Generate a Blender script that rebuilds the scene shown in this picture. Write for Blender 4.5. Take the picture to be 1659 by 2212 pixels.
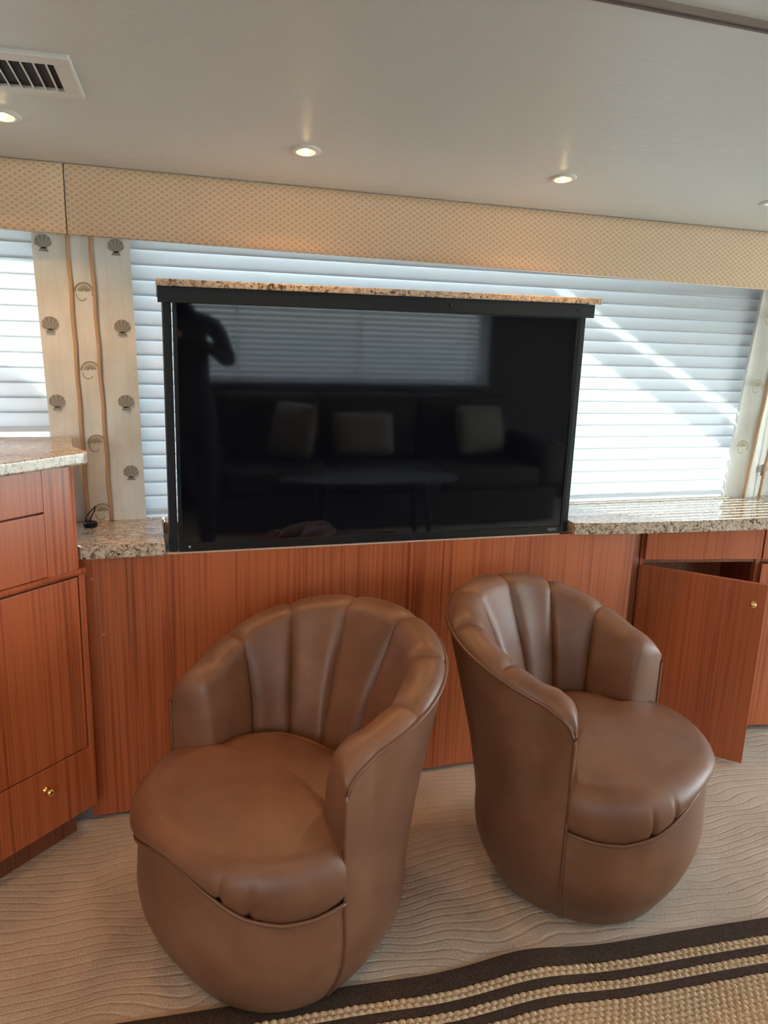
import bpy, bmesh, math, random
from math import sin, cos, pi, radians, sqrt, atan2, tan
from mathutils import Vector, Matrix
random.seed(7)
for o in list(bpy.data.objects): bpy.data.objects.remove(o)
sc = bpy.context.scene
COL = sc.collection

# ------------------------------------------------------------------ camera
CAM = Vector((0, -2.1, 1.39))
yaw, pitch, roll = radians(17.69), radians(13.06), radians(-1.93)
fw = Vector((sin(yaw)*cos(pitch), cos(yaw)*cos(pitch), -sin(pitch)))
rt = Vector((cos(yaw), -sin(yaw), 0)); dn = fw.cross(rt)
r2 = cos(roll)*rt + sin(roll)*dn; d2 = -sin(roll)*rt + cos(roll)*dn
cd = bpy.data.cameras.new('camera'); cam = bpy.data.objects.new('camera', cd); COL.objects.link(cam)
M = Matrix((r2, -d2, -fw)).transposed().to_4x4(); M.translation = CAM
cam.matrix_world = M
cd.sensor_fit = 'VERTICAL'; cd.sensor_height = 24.0; cd.lens = 24.0*1660/2212
cd.clip_start = 0.02
sc.camera = cam

# ------------------------------------------------------------------ light
sc.view_settings.view_transform = 'Standard'; sc.view_settings.look = 'None'
sc.view_settings.gamma = 1; sc.view_settings.exposure = 1.2
sc.view_settings.use_curve_mapping = False
W = bpy.data.worlds.new('world'); sc.world = W; W.use_nodes = True
nt = W.node_tree; nt.nodes.clear()
out = nt.nodes.new('ShaderNodeOutputWorld'); bg = nt.nodes.new('ShaderNodeBackground')
tc = nt.nodes.new('ShaderNodeTexCoord'); sp = nt.nodes.new('ShaderNodeSeparateXYZ'); cr = nt.nodes.new('ShaderNodeValToRGB')
mp = nt.nodes.new('ShaderNodeMapRange'); mp.inputs['From Min'].default_value = -1; mp.inputs['From Max'].default_value = 1
nt.links.new(tc.outputs['Generated'], sp.inputs[0]); nt.links.new(sp.outputs['Z'], mp.inputs['Value'])
nt.links.new(mp.outputs[0], cr.inputs[0]); nt.links.new(cr.outputs[0], bg.inputs[0]); nt.links.new(bg.outputs[0], out.inputs[0])
e = cr.color_ramp.elements
e[0].position = 0.0; e[0].color = (.45, .50, .50, 1)
e[1].position = 1.0; e[1].color = (.50, .72, 1.0, 1)
x = e.new(.49); x.color = (.55, .60, .60, 1); x = e.new(.53); x.color = (.95, .96, 1.0, 1)
bg.inputs[1].default_value = 6.2

SUN_EL = radians(38)
sd = bpy.data.lights.new('sun', 'SUN'); sd.energy = 25; sd.angle = radians(.6); sd.color = (.93, 1, .97)
so = bpy.data.objects.new('sun', sd); COL.objects.link(so)
sdir = Vector((cos(SUN_EL)*sin(radians(45)), -cos(SUN_EL)*cos(radians(45)), -sin(SUN_EL)))
so.rotation_euler = (-sdir).to_track_quat('Z', 'Y').to_euler(); so.location = (-4, 5, 5)

# ------------------------------------------------------------------ materials
def newmat(name):
    m = bpy.data.materials.new(name); m.use_nodes = True
    n = m.node_tree; b = n.nodes['Principled BSDF']
    return m, n, b
def node(n, t, **k):
    x = n.nodes.new(t)
    for a, v in k.items():
        if a in x.inputs: x.inputs[a].default_value = v
        else: setattr(x, a, v)
    return x
def coords(n, scale=(1, 1, 1), rot=(0, 0, 0), obj=True):
    t = n.nodes.new('ShaderNodeTexCoord'); mpp = n.nodes.new('ShaderNodeMapping')
    mpp.inputs['Scale'].default_value = scale; mpp.inputs['Rotation'].default_value = rot
    n.links.new(t.outputs['Object'], mpp.inputs[0]); return mpp.outputs[0]
def ramp(n, fac, stops):
    r = n.nodes.new('ShaderNodeValToRGB'); n.links.new(fac, r.inputs[0])
    el = r.color_ramp.elements
    el[0].position, el[0].color = stops[0][0], (*stops[0][1], 1)
    el[1].position, el[1].color = stops[-1][0], (*stops[-1][1], 1)
    for p, c in stops[1:-1]:
        q = el.new(p); q.color = (*c, 1)
    return r.outputs[0]
def bump(n, b, h, strength=.3, dist=.005, prev=None):
    x = n.nodes.new('ShaderNodeBump'); x.inputs['Strength'].default_value = strength; x.inputs['Distance'].default_value = dist
    n.links.new(h, x.inputs['Height'])
    if prev: n.links.new(prev, x.inputs['Normal'])
    n.links.new(x.outputs[0], b.inputs['Normal']); return x.outputs[0]
def simple(name, col, rough=.5, metal=0, spec=.5):
    m, n, b = newmat(name); b.inputs['Base Color'].default_value = (*col, 1)
    b.inputs['Roughness'].default_value = rough; b.inputs['Metallic'].default_value = metal
    b.inputs['Specular IOR Level'].default_value = spec
    nz = node(n, 'ShaderNodeTexNoise', Scale=60.0); n.links.new(coords(n), nz.inputs['Vector'])
    bump(n, b, nz.outputs[0], .05, .001)
    return m
def wood(name, c0, c1, c2, rough=.32):
    m, n, b = newmat(name)
    a = node(n, 'ShaderNodeTexNoise', Scale=1.0, Detail=5.0, Roughness=.65, Distortion=.15); n.links.new(coords(n, (115, 115, 1.1)), a.inputs['Vector'])
    f = node(n, 'ShaderNodeTexNoise', Scale=1.0, Detail=3.0); n.links.new(coords(n, (9, 9, .5)), f.inputs['Vector'])
    mx = node(n, 'ShaderNodeMath', operation='ADD'); mx2 = node(n, 'ShaderNodeMath', operation='MULTIPLY'); mx2.inputs[1].default_value = .5
    g_ = node(n, 'ShaderNodeMath', operation='MULTIPLY'); g_.inputs[1].default_value = .4; n.links.new(f.outputs[0], g_.inputs[0])
    n.links.new(a.outputs[0], mx.inputs[0]); n.links.new(g_.outputs[0], mx.inputs[1]); n.links.new(mx.outputs[0], mx2.inputs[0]); mx2.inputs[1].default_value = .714
    c = ramp(n, mx2.outputs[0], [(.36, c0), (.44, c1), (.52, c2), (.66, tuple(v*1.12 for v in c2))])
    n.links.new(c, b.inputs['Base Color']); b.inputs['Roughness'].default_value = rough
    b.inputs['Coat Weight'].default_value = .25; b.inputs['Coat Roughness'].default_value = .18
    bump(n, b, a.outputs[0], .05, .002)
    return m
WOOD = wood('teak_veneer', (.19, .038, .012), (.33, .074, .024), (.43, .108, .036))
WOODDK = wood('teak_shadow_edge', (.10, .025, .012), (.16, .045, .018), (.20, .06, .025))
def granite():
    m, n, b = newmat('granite')
    v = node(n, 'ShaderNodeTexNoise', Scale=70.0, Detail=6.0, Roughness=.7, Distortion=1.2); n.links.new(coords(n, (1, 1.6, 1)), v.inputs['Vector'])
    w = node(n, 'ShaderNodeTexNoise', Scale=32.0, Detail=4.0, Distortion=2.0); n.links.new(coords(n, (1, 2.2, 1)), w.inputs['Vector'])
    c1 = ramp(n, v.outputs[0], [(.37, (.05, .042, .036)), (.43, (.30, .22, .16)), (.48, (.54, .42, .33)), (.60, (.68, .585, .48)), (.72, (.38, .32, .26))])
    c2 = ramp(n, w.outputs[0], [(.34, (.25, .21, .18)), (.42, (.7, .63, .55)), (.65, (.95, .9, .82))])
    mx = n.nodes.new('ShaderNodeMix'); mx.data_type = 'RGBA'; mx.blend_type = 'MULTIPLY'; mx.inputs[0].default_value = .75
    n.links.new(c1, mx.inputs[6]); n.links.new(c2, mx.inputs[7]); n.links.new(mx.outputs[2], b.inputs['Base Color'])
    b.inputs['Roughness'].default_value = .08; b.inputs['Specular IOR Level'].default_value = .7
    return m
GRAN = granite()
def leather():
    m, n, b = newmat('brown_leather')
    a = node(n, 'ShaderNodeTexNoise', Scale=4.0, Detail=5.0, Roughness=.6); n.links.new(coords(n), a.inputs['Vector'])
    g = node(n, 'ShaderNodeTexVoronoi', Scale=420.0); n.links.new(coords(n), g.inputs['Vector'])
    h = node(n, 'ShaderNodeTexNoise', Scale=16.0, Detail=3.0); n.links.new(coords(n), h.inputs['Vector'])
    c = ramp(n, a.outputs[0], [(.3, (.118, .047, .024)), (.5, (.165, .071, .038)), (.7, (.220, .104, .060))])
    n.links.new(c, b.inputs['Base Color'])
    r = n.nodes.new('ShaderNodeMapRange'); r.inputs['To Min'].default_value = .36; r.inputs['To Max'].default_value = .52
    n.links.new(h.outputs[0], r.inputs[0]); n.links.new(r.outputs[0], b.inputs['Roughness'])
    p = bump(n, b, g.outputs['Distance'], .12, .001); bump(n, b, h.outputs[0], .12, .006, p)
    return m
LEATH = leather()
PIPE = simple('leather_piping', (.140, .060, .032), .42)
def ceilmat():
    m, n, b = newmat('vinyl_headliner')
    b.inputs['Base Color'].default_value = (.62, .625, .605, 1); b.inputs['Roughness'].default_value = .42; b.inputs['Specular IOR Level'].default_value = .8
    a = node(n, 'ShaderNodeTexNoise', Scale=1.0, Detail=5.0, Roughness=.6, Distortion=.4); n.links.new(coords(n, (22, 85, 20)), a.inputs['Vector'])
    w = node(n, 'ShaderNodeTexNoise', Scale=5.0, Detail=3.0); n.links.new(coords(n), w.inputs['Vector'])
    p = bump(n, b, a.outputs[0], .4, .004); bump(n, b, w.outputs[0], .15, .02, p)
    return m
CEIL = ceilmat()
def valmat():
    m, n, b = newmat('diamond_fabric')
    fac = []
    for s in (1, -1):
        w = node(n, 'ShaderNodeTexWave', Scale=25.0, Distortion=.5, Detail=1.0); w.wave_type = 'BANDS'; w.bands_direction = 'X'
        n.links.new(coords(n, (1, 0, 1), (0, s*radians(56), 0)), w.inputs['Vector']); fac.append(w.outputs['Fac'])
    mx = node(n, 'ShaderNodeMath', operation='MAXIMUM'); n.links.new(fac[0], mx.inputs[0]); n.links.new(fac[1], mx.inputs[1])
    c = ramp(n, mx.outputs[0], [(.55, (.60, .405, .26)), (.9, (.75, .54, .37))])
    n.links.new(c, b.inputs['Base Color']); b.inputs['Roughness'].default_value = .8
    bump(n, b, mx.outputs[0], .35, .002)
    return m
VAL = valmat()
def curtmat():
    m, n, b = newmat('curtain_fabric')
    a = node(n, 'ShaderNodeTexNoise', Scale=9.0, Detail=6.0); n.links.new(coords(n, (1.6, 1, .8)), a.inputs['Vector'])
    w = node(n, 'ShaderNodeTexWave', Scale=9.0, Distortion=4.0, Detail=1.0); w.bands_direction = 'X'
    n.links.new(coords(n, (1, 1, .5)), w.inputs['Vector'])
    c = ramp(n, a.outputs[0], [(.35, (.76, .74, .67)), (.55, (.84, .83, .78)), (.7, (.88, .87, .82))])
    c2 = ramp(n, w.outputs['Fac'], [(.0, (.95, .95, .94)), (.06, (1, 1, 1)), (1, (1, 1, 1))])
    mx = n.nodes.new('ShaderNodeMix'); mx.data_type = 'RGBA'; mx.blend_type = 'MULTIPLY'; mx.inputs[0].default_value = .8
    n.links.new(c, mx.inputs[6]); n.links.new(c2, mx.inputs[7])
    n.links.new(mx.outputs[2], b.inputs['Base Color']); b.inputs['Roughness'].default_value = .85
    f = node(n, 'ShaderNodeTexNoise', Scale=300.0); n.links.new(coords(n), f.inputs['Vector']); bump(n, b, f.outputs[0], .2, .001)
    return m
CURT = curtmat()
CORD = simple('peach_cord', (.62, .40, .24), .8)
SHG = simple('shell_print_grey', (.30, .28, .25), .85)
SHG2 = simple('shell_print_grey_light', (.42, .40, .36), .85)
SHB = simple('shell_print_olive', (.40, .34, .22), .85)
def slatmat(name='white_slat', tr=.30):
    m, n, b = newmat(name)
    b.inputs['Base Color'].default_value = (.56, .555, .58, 1); b.inputs['Roughness'].default_value = .35
    t = n.nodes.new('ShaderNodeBsdfTranslucent'); t.inputs[0].default_value = (.86, .88, .90, 1)
    mx = n.nodes.new('ShaderNodeMixShader'); mx.inputs[0].default_value = tr
    o = n.nodes['Material Output']
    n.links.new(b.outputs[0], mx.inputs[1]); n.links.new(t.outputs[0], mx.inputs[2]); n.links.new(mx.outputs[0], o.inputs[0])
    return m
SLAT = slatmat()
def carpetmat():
    m, n, b = newmat('sculpted_carpet')
    d = node(n, 'ShaderNodeTexNoise', Scale=2.2, Detail=2.0); n.links.new(coords(n), d.inputs['Vector'])
    mxv = n.nodes.new('ShaderNodeMix'); mxv.data_type = 'RGBA'; mxv.blend_type = 'LINEAR_LIGHT'; mxv.inputs[0].default_value = .13
    n.links.new(coords(n), mxv.inputs[6]); n.links.new(d.outputs['Color'], mxv.inputs[7])
    w = node(n, 'ShaderNodeTexWave', Scale=13.0, Distortion=1.2, Detail=2.0); w.bands_direction = 'Y'; w.inputs['Detail Scale'].default_value = 1.5
    mpp = n.nodes.new('ShaderNodeMapping'); mpp.inputs['Scale'].default_value = (.35, 1, 1); mpp.inputs['Rotation'].default_value = (0, 0, radians(14))
    n.links.new(mxv.outputs[2], mpp.inputs[0]); n.links.new(mpp.outputs[0], w.inputs['Vector'])
    f = node(n, 'ShaderNodeTexNoise', Scale=260.0, Detail=2.0); n.links.new(coords(n), f.inputs['Vector'])
    st = node(n, 'ShaderNodeTexNoise', Scale=3.0, Detail=4.0); n.links.new(coords(n), st.inputs['Vector'])
    c = ramp(n, st.outputs[0], [(.35, (.46, .355, .275)), (.6, (.56, .45, .36))])
    c2 = ramp(n, f.outputs[0], [(.3, (.75, .75, .75)), (.6, (1, 1, 1))])
    mx = n.nodes.new('ShaderNodeMix'); mx.data_type = 'RGBA'; mx.blend_type = 'MULTIPLY'; mx.inputs[0].default_value = 1
    n.links.new(c, mx.inputs[6]); n.links.new(c2, mx.inputs[7]); n.links.new(mx.outputs[2], b.inputs['Base Color'])
    b.inputs['Roughness'].default_value = .95; b.inputs['Specular IOR Level'].default_value = .15
    rr = ramp(n, w.outputs['Fac'], [(.0, (0, 0, 0)), (.28, (1, 1, 1)), (1, (1, 1, 1))])
    p = bump(n, b, rr, .36, .005); bump(n, b, f.outputs[0], .6, .003, p)
    return m
CARPET = carpetmat()
def fibre(name, c0, c1, sc_=300):
    m, n, b = newmat(name)
    f = node(n, 'ShaderNodeTexNoise', Scale=float(sc_), Detail=2.0); n.links.new(coords(n), f.inputs['Vector'])
    n.links.new(ramp(n, f.outputs[0], [(.35, c0), (.65, c1)]), b.inputs['Base Color'])
    b.inputs['Roughness'].default_value = .95; b.inputs['Specular IOR Level'].default_value = .1
    bump(n, b, f.outputs[0], .5, .002); return m
RUGB = fibre('rug_beige', (.34, .235, .145), (.56, .42, .28))
RUGD = fibre('rug_brown', (.035, .022, .016), (.075, .050, .038))
BLK = simple('black_metal', (.008, .010, .012), .5, 0, .3)
BEZ = simple('tv_bezel', (.010, .011, .013), .22)
m, n, b = newmat('tv_screen'); b.inputs['Base Color'].default_value = (.003, .0035, .006, 1); b.inputs['Roughness'].default_value = .045
b.inputs['Specular IOR Level'].default_value = .82; SCREEN = m
WHITEP = simple('white_plastic', (.68, .66, .62), .4)
TRIMP = simple('taupe_trim', (.30, .23, .20), .5)
DARKG = simple('vent_dark', (.02, .02, .022), .7)
BRASS = simple('brass', (.85, .58, .22), .15, 1)
CREAM = simple('cream_wall', (.55, .47, .36), .7)
LOGO = simple('logo_grey', (.35, .36, .38), .3)
FRAMEW = simple('window_frame_white', (.7, .7, .7), .4)
SOFA = simple('sofa_fabric', (.05, .033, .024), .8)
PILLOW = simple('pillow_fabric', (.22, .18, .14), .8)
SKIN = simple('skin', (.50, .30, .20), .5)
CLOTH = simple('dark_cloth', (.03, .033, .045), .85)
HAIR = simple('hair', (.04, .028, .02), .6)
m, n, b = newmat('glass'); GLASS = m
n.nodes.remove(b); tr = n.nodes.new('ShaderNodeBsdfTransparent'); tr.inputs[0].default_value = (.92, .97, .96, 1)
gl = n.nodes.new('ShaderNodeBsdfGlossy'); gl.inputs['Roughness'].default_value = .02
mx = n.nodes.new('ShaderNodeMixShader'); mx.inputs[0].default_value = .06
n.links.new(tr.outputs[0], mx.inputs[1]); n.links.new(gl.outputs[0], mx.inputs[2]); n.links.new(mx.outputs[0], n.nodes['Material Output'].inputs[0])
def emit(name, col, s):
    m, n, b = newmat(name); b.inputs['Base Color'].default_value = (*col, 1)
    b.inputs['Emission Color'].default_value = (*col, 1); b.inputs['Emission Strength'].default_value = s; return m
BULB = emit('bulb_glow', (1, .72, .32), 40)
m, n, b = newmat('lamp_reflector'); b.inputs['Base Color'].default_value = (.9, .62, .3, 1); b.inputs['Metallic'].default_value = .85; b.inputs['Roughness'].default_value = .35; REFL = m

# ------------------------------------------------------------------ mesh helpers
def mesh_obj(name, bm, mats, parent=None, smooth=False, loc=None):
    bmesh.ops.recalc_face_normals(bm, faces=bm.faces)
    me = bpy.data.meshes.new(name); bm.to_mesh(me); bm.free()
    for q in (mats if isinstance(mats, (list, tuple)) else [mats]): me.materials.append(q)
    if smooth:
        for p in me.polygons: p.use_smooth = True
    o = bpy.data.objects.new(name, me); COL.objects.link(o)
    if parent: o.parent = parent
    if loc: o.location = loc
    return o
def box(bm, x0, x1, y0, y1, z0, z1, mi=0, bev=0):
    vs = [bm.verts.new((x, y, z)) for x in (x0, x1) for y in (y0, y1) for z in (z0, z1)]
    fs = []
    for q in ((0,1,3,2), (4,6,7,5), (0,4,5,1), (2,3,7,6), (0,2,6,4), (1,5,7,3)):
        f = bm.faces.new([vs[i] for i in q]); f.material_index = mi; fs.append(f)
    if bev:
        ed = list({e_ for f in fs for e_ in f.edges})
        r = bmesh.ops.bevel(bm, geom=ed, offset=bev, segments=3, affect='EDGES', profile=.6)
        for f in r['faces']: f.material_index = mi
    return vs
def B(name, dims, mat, parent=None, bev=0, smooth=False):
    bm = bmesh.new(); box(bm, *dims, bev=bev); return mesh_obj(name, bm, mat, parent, smooth)
def tube(bm, pts, r, seg=8, closed=False, mi=0):
    pts = [Vector(p) for p in pts]; N = len(pts); rings = []
    up = Vector((0, 0, 1)); prev = None
    for i, p in enumerate(pts):
        a = pts[(i-1) % N] if (closed or i > 0) else p; c = pts[(i+1) % N] if (closed or i < N-1) else p
        t = (c-a).normalized()
        if prev is None:
            prev = t.cross(up)
            if prev.length < .1: prev = t.cross(Vector((1, 0, 0)))
        nrm = (prev - t*prev.dot(t)).normalized(); prev = nrm; bi = t.cross(nrm)
        rad = r[i] if isinstance(r, (list, tuple)) else r
        rings.append([bm.verts.new(p + rad*(cos(2*pi*k/seg)*nrm + sin(2*pi*k/seg)*bi)) for k in range(seg)])
    for i in range(N if closed else N-1):
        a, c = rings[i], rings[(i+1) % N]
        for k in range(seg):
            f = bm.faces.new((a[k], a[(k+1) % seg], c[(k+1) % seg], c[k])); f.material_index = mi
    if not closed:
        bm.faces.new(rings[0][::-1]).material_index = mi; bm.faces.new(rings[-1]).material_index = mi
def lathe(bm, prof, seg=32, c=(0, 0, 0), mi=0, cap=True):
    rings = [[bm.verts.new((c[0]+r*cos(2*pi*k/seg), c[1]+r*sin(2*pi*k/seg), c[2]+z)) for k in range(seg)] for r, z in prof]
    for a, d in zip(rings, rings[1:]):
        for k in range(seg):
            bm.faces.new((a[k], a[(k+1) % seg], d[(k+1) % seg], d[k])).material_index = mi
    if cap:
        bm.faces.new(rings[0][::-1]).material_index = mi; bm.faces.new(rings[-1]).material_index = mi
def grid(bm, P, mi=0, closed_u=False):
    V = [[bm.verts.new(p) for p in row] for row in P]
    n_ = len(V)
    for i in range(n_ if closed_u else n_-1):
        for j in range(len(V[0])-1):
            try:
                f = bm.faces.new((V[i][j], V[(i+1) % n_][j], V[(i+1) % n_][j+1], V[i][j+1])); f.material_index = mi
            except ValueError: pass
    return V
def prism(bm, poly, z0, z1, mi=0):
    a = [bm.verts.new((x, y, z0)) for x, y in poly]; c = [bm.verts.new((x, y, z1)) for x, y in poly]
    N = len(poly); fs = [bm.faces.new(a[::-1]), bm.faces.new(c)]
    for i in range(N): fs.append(bm.faces.new((a[i], a[(i+1) % N], c[(i+1) % N], c[i])))
    for f in fs: f.material_index = mi
    return fs
def empty(name, loc=(0, 0, 0), rz=0):
    o = bpy.data.objects.new(name, None); COL.objects.link(o); o.location = loc; o.rotation_euler = (0, 0, rz)
    o.empty_display_size = .1; return o
def tag(o, label=None, cat=None, group=None, kind=None):
    if label: o['label'] = label
    if cat: o['category'] = cat
    if group: o['group'] = group
    if kind: o['kind'] = kind
    return o
def copy_tree(o, parent=None):
    c = o.copy(); COL.objects.link(c)
    if parent: c.parent = parent
    for ch in list(o.children): copy_tree(ch, c)
    return c
def struct(o, label=None, cat=None): return tag(o, label, cat, kind='structure')

# ------------------------------------------------------------------ room shell
XL, XR, YB, YW = -2.3, 4.3, -3.9, .34      # left, right, opposite side wall, wall behind the TV
ZT = 1.9
struct(B('floor', (XL, XR, YB-.1, YW+.1, -.06, 0), CARPET), 'beige carpet sculpted with wavy lines across the cabin floor', 'floor')
PROF = [(.45, 1.765), (.2, 1.779), (.16, 1.787), (.05, 1.806), (-.1, 1.830), (-.25, 1.851), (-.45, 1.869), (-.7, 1.884), (-1.0, 1.893), (-1.5, 1.90), (-2.5, 1.90), (-3.2, 1.87), (-3.7, 1.80), (-3.95, 1.77)]
def ceil_z(x, y):
    for (a, za), (c, zc) in zip(PROF, PROF[1:]):
        if a >= y >= c: return za + (zc-za)*(a-y)/(a-c) - .0072*(x-.2)
    return 1.8
bm = bmesh.new()
ys = []
yy = .45
while yy > -3.95: ys.append(yy); yy -= .05
xs = [XL-.1 + i*.2 for i in range(int((XR-XL+.4)/.2)+1)]
def cz_s(x, y): return sum(ceil_z(x, max(-3.94, min(.449, y+d))) for d in (-.06, -.03, 0, .03, .06))/5
lowr = [[Vector((x, y, cz_s(x, y))) for y in ys] for x in xs]
grid(bm, lowr); grid(bm, [[p + Vector((0, 0, .05 + 1.9 - p.z)) for p in r] for r in lowr])
struct(mesh_obj('ceiling', bm, CEIL, smooth=True), 'grey-white crinkled vinyl headliner curving down to the valance', 'ceiling')
# ceiling joint strip
bm = bmesh.new()
for x0 in range(0, 30):
    pass
pts = [(x_, -.975, cz_s(x_, -.975)-.002) for x_ in (-2.2, -1, 0, 1, 2, 3, 4.2)]
for (a, c) in zip(pts, pts[1:]):
    for (dy0, dy1, h, mi) in ((-.012, .012, .006, 0), (-.003, .003, .009, 1)):
        vs = [bm.verts.new(p) for p in ((a[0], a[1]+dy0, a[2]-h), (a[0], a[1]+dy1, a[2]-h), (c[0], c[1]+dy1, c[2]-h), (c[0], c[1]+dy0, c[2]-h),
                                        (a[0], a[1]+dy0, a[2]+.01), (a[0], a[1]+dy1, a[2]+.01), (c[0], c[1]+dy1, c[2]+.01), (c[0], c[1]+dy0, c[2]+.01))]
        for q in ((0,1,2,3), (4,7,6,5), (0,4,5,1), (3,2,6,7), (0,3,7,4), (1,5,6,2)): bm.faces.new([vs[i] for i in q]).material_index = mi
struct(mesh_obj('trim_1', bm, [TRIMP, simple('joint_groove', (.12, .09, .08), .6)]), 'taupe strip covering the headliner joint', 'trim')

def wall_with_holes(name, axis, pos, thick, a0, a1, z0, z1, holes, mat):
    bm = bmesh.new()
    As = sorted({a0, a1, *[h[0] for h in holes], *[h[1] for h in holes]}); Zs = sorted({z0, z1, *[h[2] for h in holes], *[h[3] for h in holes]})
    for i in range(len(As)-1):
        for j in range(len(Zs)-1):
            ca, cz = (As[i]+As[i+1])/2, (Zs[j]+Zs[j+1])/2
            if any(h[0] < ca < h[1] and h[2] < cz < h[3] for h in holes): continue
            if axis == 'y': box(bm, As[i], As[i+1], pos, pos+thick, Zs[j], Zs[j+1])
            else: box(bm, pos, pos+thick, As[i], As[i+1], Zs[j], Zs[j+1])
    bmesh.ops.remove_doubles(bm, verts=bm.verts, dist=1e-5)
    return mesh_obj(name, bm, mat)
WZ0, WZ1 = .80, 1.68
W1 = (-1.35, -.24, .98, WZ1); W2 = (-.03, 2.22, WZ0, WZ1); W3 = (2.6, 4.0, WZ0, WZ1)
struct(wall_with_holes('wall_back', 'y', YW, .06, XL-.06, XR+.06, -.06, 1.9, [W1, W2, W3], CREAM), 'cream window wall behind the television', 'wall')
WP = (-2.1, -.45, .95, 1.66)
WO = (.35, 2.72, 1.0, 1.62)
struct(wall_with_holes('wall_front', 'y', YB-.06, .06, XL-.06, XR+.06, -.06, 1.9, [WO, WP], simple('dark_teak_lining', (.035, .02, .014), .6)), 'dark lined wall opposite the television', 'wall')
struct(B('wall_left', (XL-.06, XL, YB, YW, -.06, 1.9), CREAM), 'cream bulkhead at the forward end', 'wall')
struct(wall_with_holes('wall_right', 'x', XR, .06, YB, YW, -.06, 1.9, [(-3.0, -.35, .05, 1.75)], CREAM), 'cream bulkhead around the aft glass door', 'wall')
def window(name, axis, pos, a0, a1, z0, z1, label, mull=()):
    bm = bmesh.new(); t = .025
    for (p0, p1, q0, q1) in [(a0, a1, z0, z0+t), (a0, a1, z1-t, z1), (a0, a0+t, z0+t, z1-t), (a1-t, a1, z0+t, z1-t)] + [(m_-.02, m_+.02, z0+t, z1-t) for m_ in mull]:
        if axis == 'y': box(bm, p0, p1, pos, pos+.03, q0, q1)
        else: box(bm, pos, pos+.03, p0, p1, q0, q1)
    fr = mesh_obj(name, bm, FRAMEW)
    if axis == 'y': B('pane', (a0+t, a1-t, pos+.012, pos+.018, z0+t, z1-t), GLASS, fr)
    else: B('pane', (pos+.012, pos+.018, a0+t, a1-t, z0+t, z1-t), GLASS, fr)
    return struct(fr, label, 'window')
window('window_1', 'y', YW+.02, *W1, 'window left of the shell curtain')
window('window_2', 'y', YW+.02, *W2, 'wide window behind the television')
window('window_3', 'y', YW+.02, *W3, 'window right of the right shell curtain')
window('window_4', 'y', YB-.05, *WO, 'window across the cabin mirrored in the television')
window('window_5', 'y', YB-.05, *WP, 'added bare window across the cabin, lighting the left side')  # added opening that brings daylight to the curtain and left cabinets
window('door_1', 'x', XR+.02, -3.0, -.35, .05, 1.75, 'aft sliding glass door', mull=(-1.7,))

# unseen outside plates that shade parts of the windows, outlined by their shadows (plane y = 1.04, shadows fall by (+.70, -.777) on the blinds)
YO = 1.0
YO = .60
def sh(x, z):
    d = YO-.33; return (x - d, z + d*tan(SUN_EL)/cos(radians(45)))
DKOUT = simple('dark_low_bounce_paint', (.10, .10, .105), .7)  # kept dark so the outside plates bounce little light
def outplate(name, polys, label, mat=DKOUT):
    bm = bmesh.new()
    for poly in polys:
        a = [bm.verts.new((x, YO, z)) for x, z in poly]; c = [bm.verts.new((x, YO+.05, z)) for x, z in poly]; N = len(poly)
        bm.faces.new(a); bm.faces.new(c[::-1])
        for i in range(N): bm.faces.new((a[i], a[(i+1) % N], c[(i+1) % N], c[i]))
    return struct(mesh_obj(name, bm, mat), label, 'deck structure')
outplate('trim_2', [[sh(1.05, 1.78), sh(2.14, 1.21), sh(2.6, .95), sh(3.8, .7), sh(3.8, 2.7), sh(1.05, 2.7)]], 'outside bridge overhang shading the right window')
struct(B('shade_roof', (1.42, 4.4, .45, 1.6, 2.02, 2.07), DKOUT), 'unseen roof added outside to shade the right windows', 'deck structure')  # roof out of view, added to cut sky light on the right blind
outplate('trim_3', [[sh(1.05, 1.74), sh(1.35, 1.56), sh(1.75, 1.35), sh(2.02, 1.2), sh(2.25, 1.05), sh(2.25, .98), sh(2.0, 1.12), sh(1.73, 1.27), sh(1.33, 1.475), sh(1.05, 1.65)]], 'outside rail below the bridge overhang')
YO = 2.4
outplate('shade_panel', [[sh(-1.6, .6), sh(1.22, .6), sh(1.22, 2.4), sh(-.14, 2.4), sh(-.14, 1.08), sh(-.26, 1.19), sh(-.36, 1.30), sh(-.6, 1.36), sh(-1.6, 1.4)]], 'unseen outside panel added to shade the left part of the windows', FRAMEW)  # invented panel out of view, cut to keep sun off the left blinds

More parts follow.
